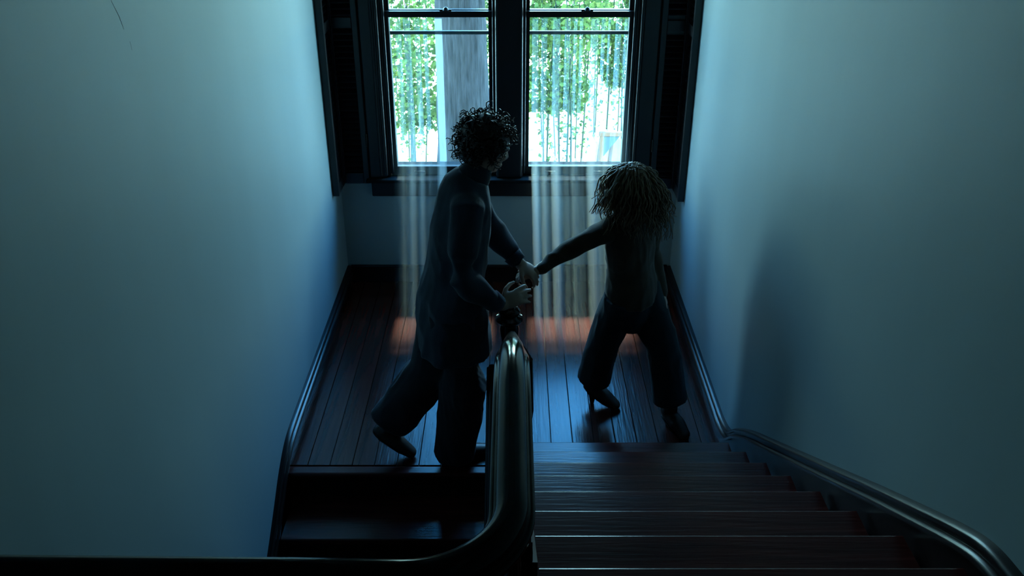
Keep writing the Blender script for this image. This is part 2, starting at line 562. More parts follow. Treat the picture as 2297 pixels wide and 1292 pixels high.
# folded louvred shutters standing in the corners on both sides of the window
def shutter(x0, x1, z0, z1, label):
    s = thing('louvred_shutter', label, 'shutter', ((x0 + x1) / 2, 5.39, z0), 'louvred shutters beside the window')
    y0, y1 = 5.365, 5.405
    st = 0.035
    box_obj('stile', x0, x0 + st, y0, y1, z0, z1, J, s, 0.004)
    box_obj('stile', x1 - st, x1, y0, y1, z0, z1, J, s, 0.004)
    for a, b in ((z0, z0 + 0.07), ((z0 + z1) / 2 - 0.03, (z0 + z1) / 2 + 0.03), (z1 - 0.07, z1)):
        box_obj('rail', x0 + st, x1 - st, y0 + 0.002, y1 - 0.002, a, b, J, s, 0.003)
    bm = bmesh.new()
    box(bm, -(x1 - x0) / 2 + st, (x1 - x0) / 2 - st, -0.018, 0.018, -0.004, 0.004)
    bmesh.ops.rotate(bm, verts=bm.verts[:], cent=(0, 0, 0), matrix=Matrix.Rotation(R(38), 3, 'X'))
    me = bpy.data.meshes.new('slat'); bm.to_mesh(me); bm.free(); me.materials.append(J)
    z = z0 + 0.07 + 0.02
    while z < z1 - 0.08:
        if abs(z - (z0 + z1) / 2) > 0.045:
            link('slat', me, None, s, (0, -0.005, z - z0))
        z += 0.036
    for hz in (z0 + 0.25, z1 - 0.3):
        bm = bmesh.new()
        lathe(bm, [(0.008, hz), (0.008, hz + 0.08)], x1 if x0 < 0 else x0, y0 + 0.004, 8)
        world_child('hinge', bm, M['brass'], s, False)
    # second leaf folded back flat against the side wall
    xs = (XL + 0.004, XL + 0.040) if x0 < 0 else (XR - 0.040, XR - 0.004)
    ya, yb = 5.150, 5.358
    bm = bmesh.new()
    box(bm, xs[0], xs[1], ya, ya + st, z0, z1)
    box(bm, xs[0], xs[1], yb - st, yb, z0, z1)
    for a, b in ((z0, z0 + 0.07), ((z0 + z1) / 2 - 0.03, (z0 + z1) / 2 + 0.03), (z1 - 0.07, z1)):
        box(bm, xs[0] + 0.002, xs[1] - 0.002, ya + st, yb - st, a, b)
    leaf = world_child('folded_leaf', bm, J, s, False)
    bm = bmesh.new()
    box(bm, -0.017, 0.017, -(yb - ya) / 2 + st, (yb - ya) / 2 - st, -0.004, 0.004)
    bmesh.ops.rotate(bm, verts=bm.verts[:], cent=(0, 0, 0), matrix=Matrix.Rotation(R(38 if x0 < 0 else -38), 3, 'Y'))
    me = bpy.data.meshes.new('slat'); bm.to_mesh(me); bm.free(); me.materials.append(J)
    z = z0 + 0.09
    while z < z1 - 0.08:
        if abs(z - (z0 + z1) / 2) > 0.045:
            link('slat', me, None, leaf, ((xs[0] + xs[1]) / 2, (ya + yb) / 2, z))
        z += 0.036
    return s
shutter(XL + 0.012, -0.912, 0.727, 2.74, 'tall black louvred shutter in the corner by the wall with the cracked plaster')
shutter(0.882, XR - 0.012, 0.69, 2.74, 'tall black louvred shutter in the corner above the fair-haired figure')

# ------------------------------------------------------------------ stairs
def flight(name, label, x0, x1, steps):
    """steps: list of (nosingY, backY, topZ, riserY, riserZ0)"""
    t = thing(name, label, 'staircase', ((x0 + x1) / 2, Y0, 0))
    return t
up = thing('staircase', 'flight of dark mahogany treads climbing from the landing beside the wall with the moulded skirting', 'staircase', (0.56, Y0, 0))
bm = bmesh.new()
W2 = (XR - 0.036 - 0.062) / 2
cxs = (0.062 + XR - 0.036) / 2
box(bm, -W2, W2, -0.304, 0.0, -0.032, 0.0)
ed = [e for e in bm.edges if all(abs(v.co.y) < 1e-6 for v in e.verts) and abs(e.verts[0].co.z - e.verts[1].co.z) < 1e-6]
bmesh.ops.bevel(bm, geom=ed, offset=0.008, segments=3, affect='EDGES', profile=0.5)
tread_me = bpy.data.meshes.new('tread'); bm.to_mesh(tread_me); bm.free(); tread_me.materials.append(M['tread'])
bm = bmesh.new()
box(bm, -W2, W2, -0.018, 0.0, -RISE, -0.032)
riser_me = bpy.data.meshes.new('riser'); bm.to_mesh(riser_me); bm.free(); riser_me.materials.append(M['riser'])
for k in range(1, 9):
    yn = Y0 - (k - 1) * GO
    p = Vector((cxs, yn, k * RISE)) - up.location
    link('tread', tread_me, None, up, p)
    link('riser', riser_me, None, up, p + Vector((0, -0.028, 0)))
# closed string on the open side
bm = bmesh.new()
ys = [Y0 + 0.03, 1.515 - 0.02]
poly = [(ys[0], pitch(ys[0]) - 0.16 + 0.10), (ys[1], pitch(ys[1]) + 0.02), (ys[1], pitch(ys[1]) - 0.36), (ys[0] - 0.25, -0.02), (ys[0], -0.02)]
a = [bm.verts.new((0.004, y_, z_)) for y_, z_ in poly]
b = [bm.verts.new((0.058, y_, z_)) for y_, z_ in poly]
bm.faces.new(a); bm.faces.new(b[::-1])
for i in range(5):
    bm.faces.new((a[i], b[i], b[(i + 1) % 5], a[(i + 1) % 5]))
world_child('closed_string', bm, M['skirt'], up, False)

dn = thing('staircase', 'dark flight of steps dropping away below the landing behind the level handrail', 'staircase', (-0.61, Y0, 0))
xa, xb = XL + 0.036, -0.114
bm = bmesh.new()
box(bm, -(xb - xa) / 2, (xb - xa) / 2, 0.0, 0.304, -0.032, 0.0)
ed = [e for e in bm.edges if all(abs(v.co.y) < 1e-6 for v in e.verts) and abs(e.verts[0].co.z - e.verts[1].co.z) < 1e-6]
bmesh.ops.bevel(bm, geom=ed, offset=0.008, segments=3, affect='EDGES', profile=0.5)
td_me = bpy.data.meshes.new('tread'); bm.to_mesh(td_me); bm.free(); td_me.materials.append(M['tread'])
bm = bmesh.new()
box(bm, -(xb - xa) / 2, (xb - xa) / 2, 0.0, 0.018, -RISE, 0.0)
rd_me = bpy.data.meshes.new('riser'); bm.to_mesh(rd_me); bm.free(); rd_me.materials.append(M['riser'])
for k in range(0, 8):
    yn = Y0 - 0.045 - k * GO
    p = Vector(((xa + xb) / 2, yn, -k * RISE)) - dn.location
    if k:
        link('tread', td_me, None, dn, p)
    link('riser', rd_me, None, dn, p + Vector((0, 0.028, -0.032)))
bm = bmesh.new()
poly = [(Y0 + 0.03, 0.05), (1.2, 0.05 - (Y0 + 0.03 - 1.2) * RISE / GO), (1.2, -0.30 - (Y0 + 0.03 - 1.2) * RISE / GO), (Y0 + 0.03, -0.30)]
a = [bm.verts.new((-0.112, y_, z_)) for y_, z_ in poly]
b = [bm.verts.new((-0.066, y_, z_)) for y_, z_ in poly]
bm.faces.new(a); bm.faces.new(b[::-1])
for i in range(4):
    bm.faces.new((a[i], b[i], b[(i + 1) % 4], a[(i + 1) % 4]))
world_child('closed_string', bm, M['skirt'], dn, False)

# ------------------------------------------------------------------ balustrade: newel, swept rail, balusters
RAILZ = 2.0
bal = thing('stair_balustrade', 'glossy black handrail sweeping from the landing newel post round to the upper floor', 'balustrade', (0, 3.47, 0))
SL = RISE / GO
rz = lambda yy: 1.985 + SL * (1.36 - yy)
def toad(w, h):
    """moulded handrail section, crown at up = 0"""
    hw = w / 2
    half = []
    for k in range(9):
        a = math.pi / 2 * k / 8
        half.append((hw * 0.70 * math.sin(a), -h * 0.42 * (1 - math.cos(a))))
    half += [(hw * 0.72, -h * 0.48), (hw * 0.80, -h * 0.52)]
    for k in range(7):
        a = math.pi * k / 6
        half.append((hw * 0.80 + hw * 0.20 * math.sin(a), -h * 0.66 + h * 0.14 * math.cos(a)))
    half += [(hw * 0.66, -h * 0.84), (hw * 0.60, -h)]
    return [(-a, b) for a, b in half[::-1]][:-1] + half
pts = [Vector((0, yy, rz(yy))) for yy in (3.44, 3.2, 2.9, 2.6, 2.3, 2.0, 1.75, 1.55, 1.45)]
a_, b_, c_ = Vector((0, 1.45, rz(1.45))), Vector((0, 1.335, RAILZ)), Vector((0, 1.20, RAILZ))
for k in range(1, 11):
    t = k / 10
    pts.append(a_ * (1 - t) ** 2 + b_ * 2 * t * (1 - t) + c_ * t * t)
TR = 0.135
YT = 0.80
pts += [Vector((0, yy, RAILZ)) for yy in (1.12, 1.04, YT + TR + 0.03)]
for k in range(0, 15):
    a = math.pi / 2 * k / 14
    pts.append(Vector((-TR + TR * math.cos(a), YT + TR - TR * math.sin(a), RAILZ)))
pts += [Vector((xx, YT + 0.012 * (-xx), RAILZ)) for xx in (-0.25, -0.4, -0.6, -0.8, XL + 0.005)]
bm = bmesh.new()
sweep(bm, pts, toad(0.064, 0.062))
auto_smooth(world_child('handrail', bm, M['rail'], bal), 35)
# newel post: square base, turned neck, moulded cap
nx, ny = -0.012, 3.485
nw = bm_obj('newel_post', (lambda b_: (box(b_, nx - 0.052, nx + 0.052, ny - 0.052, ny + 0.052, -0.35, 0.62),
                                       lathe(b_, [(0.045, 0.62), (0.050, 0.635), (0.038, 0.65), (0.034, 0.68), (0.042, 0.72), (0.044, 0.76), (0.036, 0.79)], nx, ny),
                                       b_)[-1])(bmesh.new()), M['rail'], bal, -bal.location)
auto_smooth(nw, 35)
bm = bmesh.new()
lathe(bm, [(0.036, 0.785), (0.056, 0.795), (0.062, 0.805), (0.060, 0.815), (0.046, 0.822), (0.040, 0.828), (0.048, 0.838), (0.050, 0.848), (0.042, 0.860), (0.024, 0.870), (0.008, 0.874)], nx, ny, 28)
auto_smooth(bm_obj('newel_cap', bm, M['rail'], nw), 35)
for (cx_, cy_) in ((nx, ny),):
    bm = bmesh.new()
    box(bm, cx_ - 0.060, cx_ + 0.060, cy_ - 0.060, cy_ + 0.060, 0.0, 0.14)
    bmesh.ops.bevel(bm, geom=bm.edges[:], offset=0.008, segments=2, affect='EDGES')
    bm_obj('newel_plinth', bm, M['rail'], nw)
def baluster(x, y, z0, z1, parent):
    h = z1 - z0
    bm = bmesh.new()
    box(bm, -0.016, 0.016, -0.016, 0.016, 0, h * 0.2)
    lathe(bm, [(0.016, h * 0.2), (0.010, h * 0.23), (0.016, h * 0.30), (0.018, h * 0.36), (0.011, h * 0.55), (0.010, h * 0.75), (0.014, h * 0.80), (0.011, h)], 0, 0, 10)
    return auto_smooth(bm_obj('baluster', bm, M['rail'], parent, Vector((x, y, z0)) - parent.location), 40)
for k in range(0, 14):
    yy = 3.30 - k * GO / 2
    if yy > 1.5:
        baluster(0.031, yy, pitch(yy) - 0.07, rz(yy) - 0.055, bal)
for k in range(8):
    xx = -0.16 - k * 0.118
    baluster(xx, YT + 0.004, UP, RAILZ - 0.055, bal)
for yy in (1.40, 1.28, 1.16, 1.04):
    baluster(0.0, yy, UP, RAILZ - 0.055, bal)
# rail of the lower flight, falling away from the newel
lb = thing('stair_balustrade', 'dim lower handrail falling from the landing newel down the dark flight', 'balustrade', (-0.106, 3.40, -0.1))
pts = [Vector((-0.088, yy, 0.60 - (3.42 - yy) * SL)) for yy in (3.425, 3.2, 2.8, 2.4, 2.0, 1.6, 1.25)]
bm = bmesh.new()
sweep(bm, pts, toad(0.056, 0.056))
auto_smooth(world_child('handrail', bm, M['rail'], lb), 35)
for k in range(14):
    yy = 3.30 - k * GO / 2
    baluster(-0.088, yy, 0.03 - (3.42 - yy) * SL, 0.55 - (3.42 - yy) * SL, lb)

# ------------------------------------------------------------------ people
def V(*a):
    return Vector(a)

def head(bm, c, f, u, s=1.0):
    """skull, jaw, nose, ears; f forward, u up; c = centre of the head"""
    f = f.normalized(); r = f.cross(u).normalized(); u = r.cross(f).normalized()
    rot = Matrix((r, f, u)).transposed()
    def P(x, y, z):
        return c + (r * x + f * y + u * z) * s
    E_ = lambda p, rad: ellipsoid(bm, p, [q * s for q in rad], rot)
    E_(P(0, -0.012, 0.030), (0.074, 0.094, 0.088))
    E_(P(0, 0.022, -0.020), (0.064, 0.072, 0.080))
    E_(P(0, 0.040, -0.066), (0.046, 0.046, 0.040))
    E_(P(0, 0.068, -0.088), (0.021, 0.018, 0.017))
    E_(P(0, 0.088, -0.064), (0.022, 0.011, 0.007))
    E_(P(0, 0.087, -0.074), (0.019, 0.011, 0.007))
    tube(bm, [P(0, 0.086, 0.022), P(0, 0.099, -0.005), P(0, 0.110, -0.030)], [0.008 * s, 0.010 * s, 0.013 * s], n=10)
    E_(P(0, 0.098, -0.036), (0.017, 0.012, 0.008))
    E_(P(0, 0.080, 0.030), (0.048, 0.016, 0.010))
    for k in (-1, 1):
        E_(P(k * 0.040, 0.062, -0.024), (0.022, 0.022, 0.018))
        E_(P(k * 0.074, -0.006, -0.006), (0.009, 0.020, 0.032))
    return P, rot

def hand(bm, wrist, d, n, thumb_side, curl=0.5, s=1.0, spread=0.10):
    """wrist point, d direction of the palm, n back-of-hand normal, thumb_side +-1 across"""
    d = d.normalized(); n = (n - d * n.dot(d)).normalized()
    a = d.cross(n).normalized() * thumb_side
    rot = Matrix((a, d, n)).transposed()
    ellipsoid(bm, wrist + d * 0.046 * s, (0.040 * s, 0.052 * s, 0.0165 * s), rot)
    ellipsoid(bm, wrist + d * 0.070 * s, (0.038 * s, 0.026 * s, 0.014 * s), rot)
    L = (0.070, 0.080, 0.074, 0.058)
    for i, l in enumerate(L):
        off = 0.029 - i * 0.0192
        p = wrist + d * (0.080 - abs(i - 1.2) * 0.004) * s + a * off * s
        dd = (d + a * (spread * (1.5 - i) * 0.8)).normalized()
        pts = [p]
        ang = 0.20 * curl
        for seg, k in enumerate((0.45, 0.32, 0.26)):
            ang += curl * (0.35 + 0.28 * seg) * (1 + 0.10 * i)
            v = dd * math.cos(ang) - n * math.sin(ang)
            pts.append(pts[-1] + v * l * k * s)
        tube(bm, pts, [0.0095 * s, 0.0090 * s, 0.0082 * s, 0.0070 * s], ref=n, n=10)
    tb = wrist + d * 0.022 * s + a * 0.026 * s
    t1 = tb + (d * 0.55 + a * 0.75 - n * 0.25).normalized() * 0.040 * s
    t2 = t1 + (d * 0.80 + a * 0.45 - n * 0.35).normalized() * 0.032 * s
    t3 = t2 + (d * 0.92 + a * 0.15 - n * 0.30).normalized() * 0.024 * s
    tube(bm, [tb, t1, t2, t3], [0.014 * s, 0.0115 * s, 0.0098 * s, 0.0078 * s], ref=n, n=10)

def body(bm, J_, s=1.0, w=1.0):
    """trunk and limbs from joints J_"""
    tube(bm, [J_['pelvis'] - V(0, 0, 0.07 * s), J_['pelvis'], J_['waist'], J_['chest'], J_['sho'], J_['neck']],
         [(0.115 * s, 0.10 * s), (0.155 * s * w, 0.115 * s), (0.125 * s, 0.095 * s), (0.155 * s, 0.110 * s), (0.150 * s, 0.085 * s), (0.056 * s, 0.056 * s)], ref=J_['face'], n=18)
    tube(bm, [J_['neck'] - V(0, 0, 0.02), J_['headb']], [0.060 * s, 0.052 * s], n=14)
    for k in 'LR':
        S, El, Wr = J_['s' + k], J_['e' + k], J_['w' + k]
        tube(bm, [J_['sho'] * 0.4 + S * 0.6, S, (S * 2 + El) / 3, El, (El * 2 + Wr) / 3, Wr, J_['h' + k]],
             [0.055 * s, 0.056 * s, 0.046 * s, 0.038 * s, 0.037 * s, 0.026 * s, 0.027 * s], n=14)
        Hp, Kn, An = J_['p' + k], J_['k' + k], J_['a' + k]
        tube(bm, [Hp, (Hp * 2 + Kn) / 3, Kn, (Kn * 2 + An) / 3, An], [0.088 * s, 0.078 * s, 0.055 * s, 0.053 * s, 0.035 * s], n=14)
        He, To = J_['heel' + k], J_['toe' + k]
        tube(bm, [An, An * 0.4 + He * 0.6], [0.034 * s, 0.030 * s], n=12)
        tube(bm, [He + V(0, 0, 0.028), (He * 0.45 + To * 0.55) + V(0, 0, 0.030), To + V(0, 0, 0.018)], [0.030 * s, (0.040 * s, 0.026 * s), (0.030 * s, 0.014 * s)], n=12)

def finish(name, me, m, parent):
    return link(name, me, m, parent, -parent_loc(parent))

def shoe(name, He, To, An, parent, m, heel=0.0, high=0.06):
    """leather shoe with sole; heel is the lift under the heel"""
    bm = bmesh.new()
    mid = He * 0.42 + To * 0.58
    tube(bm, [He + V(0, 0, 0.034), mid + V(0, 0, 0.034), To + V(0, 0, 0.022)], [(0.034, 0.036), (0.045, 0.032), (0.034, 0.019)], n=16)
    tube(bm, [He * 0.9 + To * 0.1 + V(0, 0, 0.03), An * 0.7 + (He * 0.8 + To * 0.2) * 0.3 + V(0, 0, high * 0.2)], [0.037, 0.038], n=14)
    o = finish(name, remesh(bm, 0.006, 3), m, parent)
    bm = bmesh.new()
    tube(bm, [He + V(0, 0, 0.006), mid + V(0, 0, 0.006), To + V(0, 0, 0.006)], [(0.036, 0.008), (0.047, 0.008), (0.034, 0.007)], n=12)
    if heel:
        p = He + (To - He).normalized() * 0.02
        tube(bm, [p, V(p.x, p.y, 0.004)], [0.022, 0.012], ref=(1, 0, 0.1), n=10, dome=False)
    s = bm_obj('sole', bm, M['rail'], o, (0, 0, 0), True)
    return o

def fold(co, f1, f2, amp, seed):
    # soft drape plus sharper creases
    w = V(noise.noise(co * 5.0), noise.noise(co * 5.0 + V(7, 1, 3)), noise.noise(co * 5.0 + V(2, 9, 4))) * 0.06
    c = co + w
    a = noise.noise(V(c.x * f1, c.y * f1, c.z * f2 + seed))
    b = 1 - 2 * abs(noise.noise(V(c.x * f1 * 1.3, c.y * f1 * 1.3, c.z * f2 * 2.2 - seed)))
    return amp * (a + 0.55 * (b - 0.4))

# ---------------- man in a long navy shirt, stepping towards the fair-haired figure
man = thing('person', 'curly-haired person in long navy shirt and wide black trousers stepping past the newel post', 'person', (-0.36, 3.50, 0))
FM = V(0.95, 0.32, 0)           # way he faces
side = V(-0.32, 0.95, 0)        # his far side
c0 = V(-0.255, 3.535, 0)
mj = dict(face=FM,
          pelvis=V(-0.262, 3.54, 0.90), waist=V(-0.240, 3.54, 1.04), chest=V(-0.215, 3.54, 1.24), sho=V(-0.200, 3.54, 1.385), neck=V(-0.158, 3.555, 1.455), headb=V(-0.118, 3.57, 1.55),
          sL=V(-0.215, 3.69, 1.375), eL=V(-0.105, 3.76, 1.125), wL=V(0.030, 3.70, 0.985), hL=V(0.045, 3.692, 0.972),
          sR=V(-0.185, 3.40, 1.375), eR=V(-0.215, 3.345, 1.085), wR=V(-0.055, 3.395, 0.925), hR=V(-0.035, 3.40, 0.925),
          pL=V(-0.290, 3.625, 0.86), kL=V(-0.380, 3.600, 0.470), aL=V(-0.600, 3.545, 0.185), heelL=V(-0.648, 3.535, 0.110), toeL=V(-0.490, 3.520, 0.004),
          pR=V(-0.250, 3.455, 0.86), kR=V(-0.225, 3.455, 0.470), aR=V(-0.280, 3.475, 0.090), heelR=V(-0.325, 3.490, 0.0), toeR=V(-0.118, 3.560, 0.0))
bm = bmesh.new()
body(bm, mj)
hc = V(-0.105, 3.565, 1.590)
fdir = V(0.80, 0.50, -0.34)
Pm, rm = head(bm, hc, fdir, V(0.28, 0.12, 1))
hand(bm, mj['wR'] + V(0.012, 0.004, 0.006), V(0.90, 0.30, 0.28), V(0.0, -0.75, 0.65), -1, 0.42, 0.98, 0.16)
hand(bm, mj['wL'] + V(0.008, -0.006, -0.006), V(0.72, -0.30, -0.42), V(0.30, -0.35, 0.85), 1, 0.85, 0.98)
finish('body', remesh(bm, 0.0055, 2), M['skin'], man)
for k in (-1, 1):
    bm = bmesh.new()
    ellipsoid(bm, Pm(k * 0.032, 0.080, 0.012), (0.0115,) * 3, None, 12, 8)
    world_child('eye', bm, M['eye'], man)
# shirt: loose, long at the back, full sleeves
bm = bmesh.new()
tube(bm, [V(-0.268, 3.54, 0.625), V(-0.268, 3.54, 0.74), V(-0.262, 3.54, 0.90), V(-0.245, 3.54, 1.04), V(-0.225, 3.54, 1.22), V(-0.205, 3.54, 1.36), V(-0.190, 3.545, 1.425), V(-0.165, 3.55, 1.465)],
     [(0.205, 0.165), (0.200, 0.160), (0.192, 0.150), (0.175, 0.132), (0.178, 0.125), (0.170, 0.110), (0.128, 0.098), (0.074, 0.076)], ref=FM, n=22, dome=False)
for k in 'LR':
    S, El, Wr = mj['s' + k], mj['e' + k], mj['w' + k]
    tube(bm, [mj['sho'] * 0.45 + S * 0.55, S, (S * 2 + El) / 3, (S + El * 2) / 3, El, (El * 2 + Wr) / 3, El * 0.12 + Wr * 0.88], [0.070, 0.074, 0.068, 0.064, 0.062, 0.057, 0.046], n=16, dome=True)
me = remesh(bm, 0.009, 3)
ruffle(me, lambda c: fold(c, 7.0, 2.6, 0.016, 3.3) * (0.4 + min(1.0, max(0.0, (1.45 - c.z) * 1.5))))
sh = finish('shirt', me, M['shirt'], man)
bm = bmesh.new()
tube(bm, [mj['neck'] - V(0.020, 0, 0.016), mj['neck'] + V(0.008, 0, 0.022)], [(0.078, 0.080), (0.066, 0.070)], n=20)
finish('collar', remesh(bm, 0.008, 2), M['shirt'], sh)
for k in 'LR':
    El, Wr = mj['e' + k], mj['w' + k]
    bm = bmesh.new()
    tube(bm, [El * 0.22 + Wr * 0.78, El * 0.0 + Wr], [0.047, 0.040], n=16, dome=False)
    world_child('cuff', bm, M['shirt'], sh)
# wide trousers
bm = bmesh.new()
tube(bm, [V(-0.270, 3.54, 0.72), V(-0.268, 3.54, 0.92)], [(0.165, 0.145), (0.155, 0.115)], ref=FM, n=18)
for k, hem in (('L', 0.0), ('R', 0.0)):
    Hp, Kn, An = mj['p' + k], mj['k' + k], mj['a' + k]
    low = An + (An - Kn).normalized() * (0.0 if k == 'L' else 0.045)
    tube(bm, [Hp, (Hp + Kn) / 2, Kn, (Kn + An) / 2, low], [0.118, 0.122, 0.118, 0.112, 0.100 if k == 'L' else 0.094], n=18, dome=False)
me = remesh(bm, 0.009, 3)
ruffle(me, lambda c: fold(c, 8.0, 2.2, 0.014, 8.1))
finish('trousers', me, M['trousers'], man)
shoe('shoe', mj['heelL'], mj['toeL'], mj['aL'], man, M['shoe'])
shoe('shoe', mj['heelR'], mj['toeR'], mj['aR'], man, M['shoe'])
# curly hair: volume plus many short coils
rnd = random.Random(5)
bm = bmesh.new()
ellipsoid(bm, Pm(0, -0.024, 0.044), (0.092, 0.106, 0.092), rm)
ellipsoid(bm, Pm(0, -0.060, -0.010), (0.076, 0.062, 0.080), rm)
for k in (-1, 1):
    ellipsoid(bm, Pm(k * 0.074, -0.010, 0.020), (0.026, 0.058, 0.058), rm)
me = remesh(bm, 0.008, 2)
ruffle(me, lambda c: 0.011 * noise.noise(c * 34))
hair = finish('hair', me, M['hair_dark'], man)
bm = bmesh.new()
for i in range(430):
    th = rnd.uniform(0, 2 * math.pi); cz = rnd.uniform(-0.80, 1.0)
    q = math.sqrt(max(0, 1 - cz * cz))
    lx, ly, lz = q * math.cos(th), q * math.sin(th), cz
    if ly > 0.35 and lz < 0.42:
        continue
    base = Pm(lx * 0.094, -0.026 + ly * 0.106, 0.036 + lz * 0.100)
    nrm = (rm @ V(lx, ly, lz)).normalized()
    dr = (nrm * 0.55 + V(0, 0, -0.75) + V(rnd.uniform(-.5, .5), rnd.uniform(-.5, .5), rnd.uniform(-.2, .5))).normalized()
    ln = rnd.uniform(0.035, 0.070)
    tx = dr.orthogonal().normalized(); ty = dr.cross(tx)
    cr_ = rnd.uniform(0.007, 0.012); tw = rnd.uniform(1.2, 2.2) * 2 * math.pi * rnd.choice((-1, 1)); ph = rnd.uniform(0, 6.28)
    pts = []
    for k in range(12):
        t = k / 11
        pts.append(base + dr * ln * t + (tx * math.cos(ph + tw * t) + ty * math.sin(ph + tw * t)) * cr_ * (0.4 + 0.8 * t))
    tube(bm, pts, [0.0034 - 0.0016 * k / 11 for k in range(12)], n=5, dome=False)
o = world_child('curls', bm, M['hair_dark'], hair)
o['kind'] = 'stuff'

# ---------------- fair-haired figure leading him by the hand
wom = thing('person', 'fair-haired person in brown top and dark teal trousers reaching back to hold a hand', 'person', (0.62, 3.85, 0))
FW = V(0.86, -0.50, 0)
wj = dict(face=FW,
          pelvis=V(0.585, 3.87, 0.765), waist=V(0.575, 3.87, 0.89), chest=V(0.565, 3.87, 1.03), sho=V(0.560, 3.87, 1.125), neck=V(0.585, 3.855, 1.175), headb=V(0.562, 3.845, 1.235),
          sL=V(0.665, 3.975, 1.115), eL=V(0.700, 4.00, 0.88), wL=V(0.745, 3.90, 0.69), hL=V(0.752, 3.885, 0.665),
          sR=V(0.440, 3.790, 1.105), eR=V(0.255, 3.765, 1.005), wR=V(0.120, 3.690, 0.950), hR=V(0.108, 3.684, 0.945),
          pL=V(0.640, 3.925, 0.745), kL=V(0.755, 3.80, 0.465), aL=V(0.815, 3.765, 0.125), heelL=V(0.800, 3.790, 0.055), toeL=V(0.880, 3.660, 0.0),
          pR=V(0.535, 3.815, 0.745), kR=V(0.470, 3.90, 0.440), aR=V(0.435, 3.975, 0.125), heelR=V(0.415, 3.985, 0.072), toeR=V(0.560, 3.925, 0.0))
bm = bmesh.new()
body(bm, wj, 0.86, 1.05)
hw = V(0.552, 3.845, 1.272)
Pw, rw = head(bm, hw, V(0.82, -0.10, -0.50), V(0.42, 0, 1), 0.94)
hand(bm, wj['wR'] + V(-0.006, -0.004, -0.002), V(-0.82, -0.10, -0.28), V(-0.25, -0.25, 0.9), 1, 0.85, 0.88)
hand(bm, wj['wL'], V(0.25, -0.25, -0.9), V(0.9, 0.3, 0.2), 1, 0.5, 0.86)
finish('body', remesh(bm, 0.0055, 2), M['skin'], wom)
for k in (-1, 1):
    bm = bmesh.new()
    ellipsoid(bm, Pw(k * 0.032, 0.080, 0.012), (0.0108,) * 3, None, 12, 8)
    world_child('eye', bm, M['eye'], wom)
bm = bmesh.new()
tube(bm, [V(0.590, 3.87, 0.70), V(0.585, 3.87, 0.78), V(0.575, 3.87, 0.89), V(0.565, 3.87, 1.03), V(0.560, 3.87, 1.115), V(0.568, 3.866, 1.150), V(0.582, 3.86, 1.180)],
     [(0.158, 0.126), (0.156, 0.122), (0.132, 0.104), (0.150, 0.112), (0.150, 0.094), (0.112, 0.080), (0.058, 0.060)], ref=FW, n=20, dome=False)
for k in 'LR':
    S, El, Wr = wj['s' + k], wj['e' + k], wj['w' + k]
    tube(bm, [wj['sho'] * 0.45 + S * 0.55, S, (S * 2 + El) / 3, (S + El * 2) / 3, El, (El * 2 + Wr) / 3, El * 0.1 + Wr * 0.9], [0.056, 0.058, 0.052, 0.046, 0.044, 0.040, 0.033], n=14)
me = remesh(bm, 0.008, 3)
ruffle(me, lambda c: fold(c, 9.0, 4.0, 0.011, 1.3))
finish('top', me, M['top'], wom)
bm = bmesh.new()
tube(bm, [V(0.590, 3.87, 0.64), V(0.585, 3.87, 0.80)], [(0.142, 0.112), (0.128, 0.100)], ref=FW, n=18)
for k in 'LR':
    Hp, Kn, An = wj['p' + k], wj['k' + k], wj['a' + k]
    tube(bm, [Hp, (Hp + Kn) / 2, Kn, (Kn + An) / 2, Kn * 0.12 + An * 0.88], [0.096, 0.092, 0.084, 0.086, 0.090], n=18, dome=False)
me = remesh(bm, 0.008, 3)
ruffle(me, lambda c: fold(c, 9.0, 2.6, 0.011, 6.7))
finish('trousers', me, M['teal_trousers'], wom)
shoe('heeled_boot', wj['heelL'], wj['toeL'], wj['aL'], wom, M['shoe'], 0.05, 0.1)
shoe('heeled_boot', wj['heelR'], wj['toeR'], wj['aR'], wom, M['shoe'], 0.07, 0.1)
# long loose hair
rnd = random.Random(9)
bm = bmesh.new()
ellipsoid(bm, Pw(0, -0.020, 0.038), (0.092, 0.108, 0.096), rw)
ellipsoid(bm, Pw(0, -0.060, -0.030), (0.090, 0.066, 0.100), rw)
me = remesh(bm, 0.008, 2)
ruffle(me, lambda c: 0.008 * noise.noise(c * 26))
hair = finish('hair', me, M['hair_fair'], wom)
bm = bmesh.new()
for i in range(820):
    th = rnd.uniform(0, 2 * math.pi); cz = rnd.uniform(-0.1, 1.0)
    q = math.sqrt(max(0, 1 - cz * cz))
    lx, ly, lz = q * math.cos(th), q * math.sin(th), cz
    if ly > 0.55 and lz < 0.35:
        continue
    base = Pw(lx * 0.092, -0.022 + ly * 0.108, 0.038 + lz * 0.101)
    nrm = (rw @ V(lx, ly, lz)).normalized()
    out_ = V(nrm.x, nrm.y, 0)
    ln = rnd.uniform(0.14, 0.25)
    ph = rnd.uniform(0, 6.28); wv = rnd.uniform(0.008, 0.018); fr_ = rnd.uniform(1.5, 2.6)
    sdv = nrm.cross(V(0, 0, 1))
    sdv = sdv.normalized() if sdv.length > 0.05 else V(1, 0, 0)
    spread = rnd.uniform(0.02, 0.085); flip = rnd.uniform(-0.01, 0.05)
    pts = []
    for k in range(13):
        t = k / 12
        p = base + out_ * (spread * math.sin(min(1, t * 1.5) * math.pi / 2)) + V(0, 0, -1) * (ln * (t ** 1.35)) + nrm * (0.004 + 0.016 * ((i * 7) % 11) / 11) * math.sin(math.pi * min(1, t * 2))
        p += out_ * flip * max(0, t - 0.6) * 2.2 + sdv * wv * math.sin(ph + fr_ * 2 * math.pi * t) * t + out_ * wv * math.cos(ph + fr_ * 6.28 * t) * t
        pts.append(p)
    tube(bm, pts, [0.0042 - 0.0026 * k / 12 for k in range(13)], n=5, dome=False)
